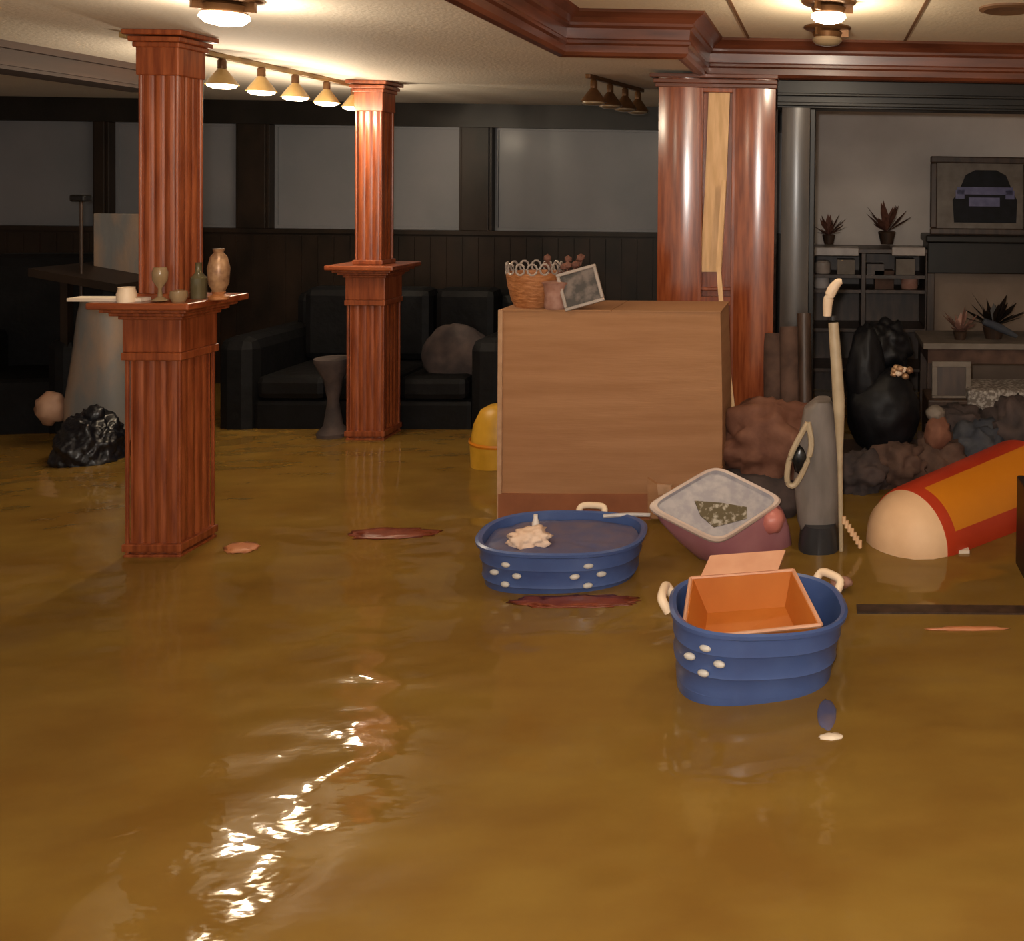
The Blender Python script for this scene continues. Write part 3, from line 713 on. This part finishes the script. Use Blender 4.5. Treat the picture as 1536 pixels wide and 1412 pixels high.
bm = BM(); box(bm, p.x, q.x+.05, 5.6, 5.63, q.z, p.z); tag(obj('display_board', bm, 'grey_sack', bev=.004), 'plain grey board propped up behind the near column at left', 'board')
p, q = at(98, 402, 5.5), at(225, 425, 5.5); bm = BM()
rings(bm, [[a + Vector(o_) for o_ in ((0, -.25, -.025), (0, .2, -.025), (0, .2, .02), (0, -.25, .02))] for a in (p, q)])
box(bm, p.x+.05, p.x+.09, 5.4, 5.44, -.25, p.z); box(bm, q.x-.1, q.x-.06, 5.4, 5.44, -.25, q.z)
tag(obj('table', bm, 'dark_wood'), 'dark tilted table under the grey board at left', 'table')
t = thing('microphone_stand', 'thin black stand with a dark head, left of the grey board', 'stand', (at(122, 400, 5.35).x, 5.35, -.25))
z1_ = at(122, 300, 5.35).z + .25
bm = BM(); lathe(bm, [(.008, 0), (.008, z1_)], 10); obj('pole', bm, 'shelf_wood', t, True)
obj('head', box(BM(), -.045, .04, -.03, .03, z1_-.01, z1_+.03), 'black_plastic', t, bev=.01)
bm = BM(); lathe(bm, [(.12, 0), (.12, .01), (.02, .025)], 20); obj('base', bm, 'black_plastic', t, True)
bm = BM(); blob(bm, .07, .06, .09, .2, 2, 9, 3); put('pillow', bm, 'sack_peach', at(76, 612, 5.15), 'peach cushion beside the black rubbish bag at the left', 'cushion')

# ------------------------------------------------------------------ next room seen through the opening
yr = 6.25
def bx(name, pl, pt, pr, pb, Y, d, m, label, cat, bev=.004, zbot=None):
    p, q = at(pl, pt, Y), at(pr, pb, Y); bm = BM(); box(bm, p.x, q.x, Y, Y+d, q.z if zbot is None else zbot, p.z)
    return tag(obj(name, bm, m, bev=bev), label, cat)
# dark sideboard, px 1200-1390
p, q = at(1196, 372, yr), at(1392, 600, yr)
t = thing('sideboard', 'dark brown shelf unit in the next room, directly behind the vacuum handle', 'shelf unit', (p.x, yr, -.25))
w_ = q.x-p.x; ht = p.z+.25
obj('worktop', box(BM(), -.01, w_+.01, -.02, .42, ht-.03, ht), 'shelf_wood', t, bev=.004)
for x in (0, w_/2-.015, w_-.03): obj('side_panel', box(BM(), x, x+.03, 0, .4, 0, ht-.03), 'shelf_wood', t, bev=.003)
for z in (.45, .72, ht-.2, ht-.3): obj('shelf', box(BM(), .03, w_-.03, .01, .4, z, z+.022), 'shelf_wood', t)
obj('back_panel', box(BM(), 0, w_, .4, .41, 0, ht-.03), 'shelf_wood', t)
for pl, pr_, s in ((1218, 1288, 'left'), (1338, 1388, 'right')):
    bx('paper_stack', pl, 371, pr_, 384, yr-.03, .2, 'silver_frame', 'pale flat box on the dark shelf unit, %s' % ('near the black casing' if s == 'left' else 'beside the black mantel'), 'box')
for pl, pt, pr_, pb, mm, nm, lb, ct_ in (
        (1222, 398, 1246, 418, 'silver_frame', 'tin', 'pale tin at the left of the top shelf in the dark shelf unit', 'tin'),
        (1256, 396, 1282, 418, 'grey_box', 'book', 'brown-grey book block on the top shelf in the dark shelf unit', 'book'),
        (1300, 402, 1326, 418, 'shelf_wood', 'book', 'small dark book lying at the middle of the top shelf', 'book'),
        (1344, 394, 1372, 418, 'grey_box', 'box', 'square grey box at the right of the top shelf', 'box'),
        (1220, 434, 1244, 456, 'grey_bar', 'jar', 'pale jar on the second shelf beside the casing', 'jar'),
        (1312, 428, 1340, 456, 'brown_cloth', 'box', 'brown box on the second shelf, right of the vacuum handle', 'box'),
        (1352, 436, 1378, 456, 'dusty_rose', 'jar', 'dusty pink jar on the second shelf at its right end', 'jar')):
    p_, q_ = at(pl, pt, yr+.06), at(pr_, pb, yr+.06); bm = BM(); cx2 = (p_.x+q_.x)/2; rr_ = (q_.x-p_.x)/2
    top_ = {True: ht-.2+.022-.25, False: ht-.3+.022-.25}[pb < 420]; hh = p_.z-q_.z
    if nm in ('tin', 'jar'): lathe(bm, [(rr_*.9, 0), (rr_, .01), (rr_, hh*.8), (rr_*.7, hh)], 16, (cx2, yr+.12, top_))
    else: box(bm, p_.x, q_.x, yr+.05, yr+.2, top_, top_+hh)
    tag(obj(nm, bm, mm, None, nm in ('tin', 'jar')), lb, ct_)
def plant(px, py, Y, s, label, seed, m='dried_brown'):
    random.seed(seed); t = thing('dried_plant', label, 'dried plant', at(px, py, Y))
    bm = BM(); lathe(bm, [(.03*s, 0), (.045*s, .06*s), (.04*s, .065*s)], 14); obj('pot', bm, 'shelf_wood', t, True)
    bm = BM()
    for k in range(26):
        a = random.uniform(0, 2*PI); el = random.uniform(.2, 1.4); l = random.uniform(.08, .17)*s
        d = Vector((math.cos(a)*math.cos(el), math.sin(a)*math.cos(el), math.sin(el))); b0 = Vector((0, 0, .06*s)); tip = b0 + d*l
        sd_ = d.cross(Vector((0, 0, 1))).normalized()*.018*s; mid = b0 + d*l*.6
        vs = [bm.verts.new(x) for x in (b0, mid+sd_, tip, mid-sd_)]; bm.faces.new(vs)
        vs = [bm.verts.new(x + Vector((0, .002, .002))) for x in (b0, mid-sd_, tip, mid+sd_)]; bm.faces.new(vs)
    obj('leaves', bm, m, t)
plant(1330, 366, yr+.1, 1.35, 'taller reddish dried plant on the dark shelf unit, beside the framed picture', 2)
plant(1243, 366, yr+.1, 1.0, 'low brown dried plant on the dark shelf unit, next to the black casing', 5)
# mantel
p, q = at(1392, 352, yr-.05), at(1620, 412, yr-.05)
t = thing('mantelpiece', 'black mantelpiece holding the framed picture in the next room', 'mantelpiece', (p.x, yr-.05, -.25))
w_ = q.x-p.x; z0, z1 = q.z+.25, p.z+.25
obj('mantel_shelf', box(BM(), -.02, w_, -.06, .3, z1-.05, z1), 'black_trim', t, bev=.01); obj('mantel_beam', box(BM(), 0, w_, 0, .3, z0, z1-.05), 'black_trim', t, bev=.006)
obj('mantel_leg', box(BM(), -.0, .05, 0, .3, 0, z0), 'shelf_wood', t, bev=.004); obj('mantel_leg', box(BM(), w_-.1, w_, 0, .3, 0, z0), 'shelf_wood', t, bev=.004)
obj('surround', box(BM(), .05, w_-.1, .2, .24, 0, z0), 'beige_panel', t)['label'] = 'beige stone back'
p, q = at(1397, 236, yr), at(1545, 356, yr)
t = thing('framed_picture', 'framed picture of a blue vehicle leaning over the black mantelpiece', 'picture', (p.x, yr+.02, q.z+.01), (-.06, 0, 0))
w_, h_ = q.x-p.x, p.z-q.z
bm = BM()
for a, c, d, e in ((0, w_, 0, .045), (0, w_, h_-.045, h_), (0, .045, .045, h_-.045), (w_-.045, w_, .045, h_-.045)): box(bm, a, c, -.02, .02, d, e)
obj('frame', bm, 'shelf_wood', t, bev=.008); obj('mount', box(BM(), .04, w_-.04, 0, .012, .04, h_-.04), 'pic_mat', t)
bm = BM(); cx_, cz_ = w_*.55, h_*.48
slab_pts = [(cx_+.22*x, cz_+.19*z) for x, z in ((-.95, -.9), (-1, -.1), (-.8, .25), (-.6, .8), (-.3, .98), (.35, .98), (.65, .8), (.85, .25), (1, -.1), (.97, -.9))]
prism(bm, slab_pts, -.004, 0); obj('print', bm, 'pic_dark', t)
bm = BM(); box(bm, cx_-.19, cx_+.19, -.008, -.004, cz_+.02, cz_+.07); box(bm, cx_-.11, cx_+.10, -.008, -.004, cz_-.06, cz_+.0); box(bm, cx_-.2, cx_-.14, -.008, -.004, cz_-.01, cz_+.05); box(bm, cx_+.14, cx_+.2, -.008, -.004, cz_-.01, cz_+.05)
obj('print_highlight', bm, 'pic_blue', t)['label'] = 'blue front of the pictured vehicle'
# table with clutter, nearer
yt2 = 5.35
p, q = at(1385, 515, yt2), at(1640, 560, yt2)
t = thing('table', 'brown table piled with clutter in the next room, under the mantelpiece', 'table', (p.x, yt2, -.25))
w_ = q.x-p.x; ht = p.z+.25
obj('tabletop', box(BM(), 0, w_, 0, .5, ht-.035, ht), 'grey_box', t, bev=.004); obj('apron', box(BM(), .03, w_-.03, .02, .48, ht-.12, ht-.035), 'brown_cloth', t)
for x in (.03, w_-.09):
    for y in (.03, .42): obj('leg', box(BM(), x, x+.05, y, y+.05, 0, ht-.1), 'shelf_wood', t)
plant(1490, 512, yt2+.2, 1.5, 'wide dark dried plant on the cluttered brown table', 8, 'dark_wood')
plant(1440, 512, yt2+.15, .95, 'small dusty pink dried plant on the cluttered brown table', 11, 'dusty_rose')
bm = BM(); p = at(1500, 510, yt2+.05); tube(bm, [p+Vector((-.1, 0, .11)), p+Vector((.0, 0, .07)), p+Vector((.1, 0, .02))], [.02, .026, .012], 10)
tag(obj('umbrella', bm, 'slate_cloth', None, True), 'folded slate grey umbrella lying on the cluttered brown table', 'umbrella')
# items below table line
t = thing('picture', 'small square frame with pale border leaning before the cluttered table', 'picture', at(1398, 602, 5.05), (-.1, 0, 0))
s = .215; bm = BM()
for a, c, d, e in ((0, s, 0, .03), (0, s, s-.03, s), (0, .03, .03, s-.03), (s-.03, s, .03, s-.03)): box(bm, a, c, 0, .02, d, e)
obj('frame', bm, 'grey_box', t, bev=.003); obj('artwork', box(BM(), .025, s-.025, .006, .016, .025, s-.025), 'shelf_wood', t)
bx('lace_cloth', 1452, 585, 1600, 622, 4.98, .3, 'lace', 'folded grey lace cloth beside the small square frame', 'cloth', .015)
bx('trunk', 1392, 600, 1640, 700, 5.0, .3, 'shelf_wood', 'dark brown trunk carrying the lace cloth and the small frame', 'trunk', .01, -.25)
# black bag figure
t = thing('rubbish_bag', 'tall black rubbish bag slumped right of the vacuum handle', 'rubbish bag', (at(1325, 680, 4.6).x, 4.6, at(1325, 680, 4.6).z))
bm = BM(); blob(bm, .18, .15, .22, .10, 1.5, 14, 4, c=(.0, 0, .21)); blob(bm, .10, .11, .28, .12, 1.5, 21, 4, c=(-.09, .02, .36)); obj('bag', bm, 'matte_bag', t, True)
bm = BM(); blob(bm, .12, .10, .13, .25, 2, 31, 4, c=(at(1330, 520, 4.75)-t.location)); obj('tied_neck', bm, 'matte_bag', t, True)
bm = BM(); random.seed(3)
t = thing('costume_jewellery', 'small glinting gold trinket on the tall black rubbish bag', 'trinket', at(1355, 556, 4.42))
for k in range(9):
    bm = BM(); blob(bm, .018, .018, .016, .3, 3, k, 2, c=(random.uniform(-.045, .045), random.uniform(-.02, .02), random.uniform(-.03, .02))); obj('bead', bm, 'gilt' if k % 3 else 'handle_cream', t, True)
# heap in the doorway
heap = [(1290, 715, 4.45, .16, .12, .12, 'plum_cloth', 'dark crumpled cloth at the foot of the tall black bag'),
        (1345, 700, 4.5, .15, .12, .13, 'brown_cloth', 'brown crumpled cloth right of the vacuum pole, low in the heap'),
        (1405, 700, 4.55, .16, .13, .15, 'brown_cloth', 'brown sodden garment in the middle of the doorway heap'),
        (1468, 680, 4.6, .17, .14, .16, 'slate_cloth', 'slate blue garment in the doorway heap above the orange flank'),
        (1530, 660, 4.65, .18, .14, .20, 'plum_cloth', 'dark garment heaped at the right edge above the orange flank'),
        (1440, 640, 4.75, .17, .12, .10, 'plum_cloth', 'dark folded garment on the heap under the lace cloth')]
for px, py, Y, rx, ry, rz, m_, lb in heap:
    bm = BM(); blob(bm, rx, ry, rz, .35, 2.6, px % 17, 4); o = obj('garment', bm, m_, None, True); o.location = at(px, py, Y); tag(o, lb, 'garment', 'garments heaped in the doorway')
bm = BM(); box(bm, at(1262, 700, 4.5).x, at(1640, 700, 4.5).x, 4.5, 4.95, -.25, .10); tag(obj('low_bench', bm, 'shelf_wood', bev=.01), 'dark low bench under the doorway heap', 'bench')
bm = BM(); blob(bm, .065, .05, .085, .2, 2.5, 5, 3); put('doll', bm, 'red_brown_cloth', at(1406, 650, 4.5), 'small reddish brown soft toy sitting on the doorway heap', 'soft toy')
bm = BM(); blob(bm, .045, .04, .04, .2, 2.5, 6, 3); put('ball', bm, 'grey_box', at(1403, 620, 4.52), 'grey-brown ball of yarn on top of the reddish soft toy', 'yarn')
# items left in opening between casing and vacuum (upright bundles)
for px, Y, w_, top, m_, lb in ((1160, 4.52, .05, 500, 'brown_cloth', 'brown rolled mat leaning at the wide pillar'), (1184, 4.5, .05, 490, 'dusty_rose', 'dusty pink-brown rolled mat before the black casing'), (1206, 4.5, .035, 470, 'shelf_wood', 'dark rolled mat between black casing and vacuum')):
    p0, p1 = at(px+2, 700, Y), at(px, top, Y+.12); bm = BM(); tube(bm, [p0, (p0+p1)/2, p1], w_, 16)
    tag(obj('rolled_mat', bm, m_ if m_ != 'dusty_rose' else 'brown_cloth', None, True), lb, 'rolled mat', 'rolled mats by the wide pillar')
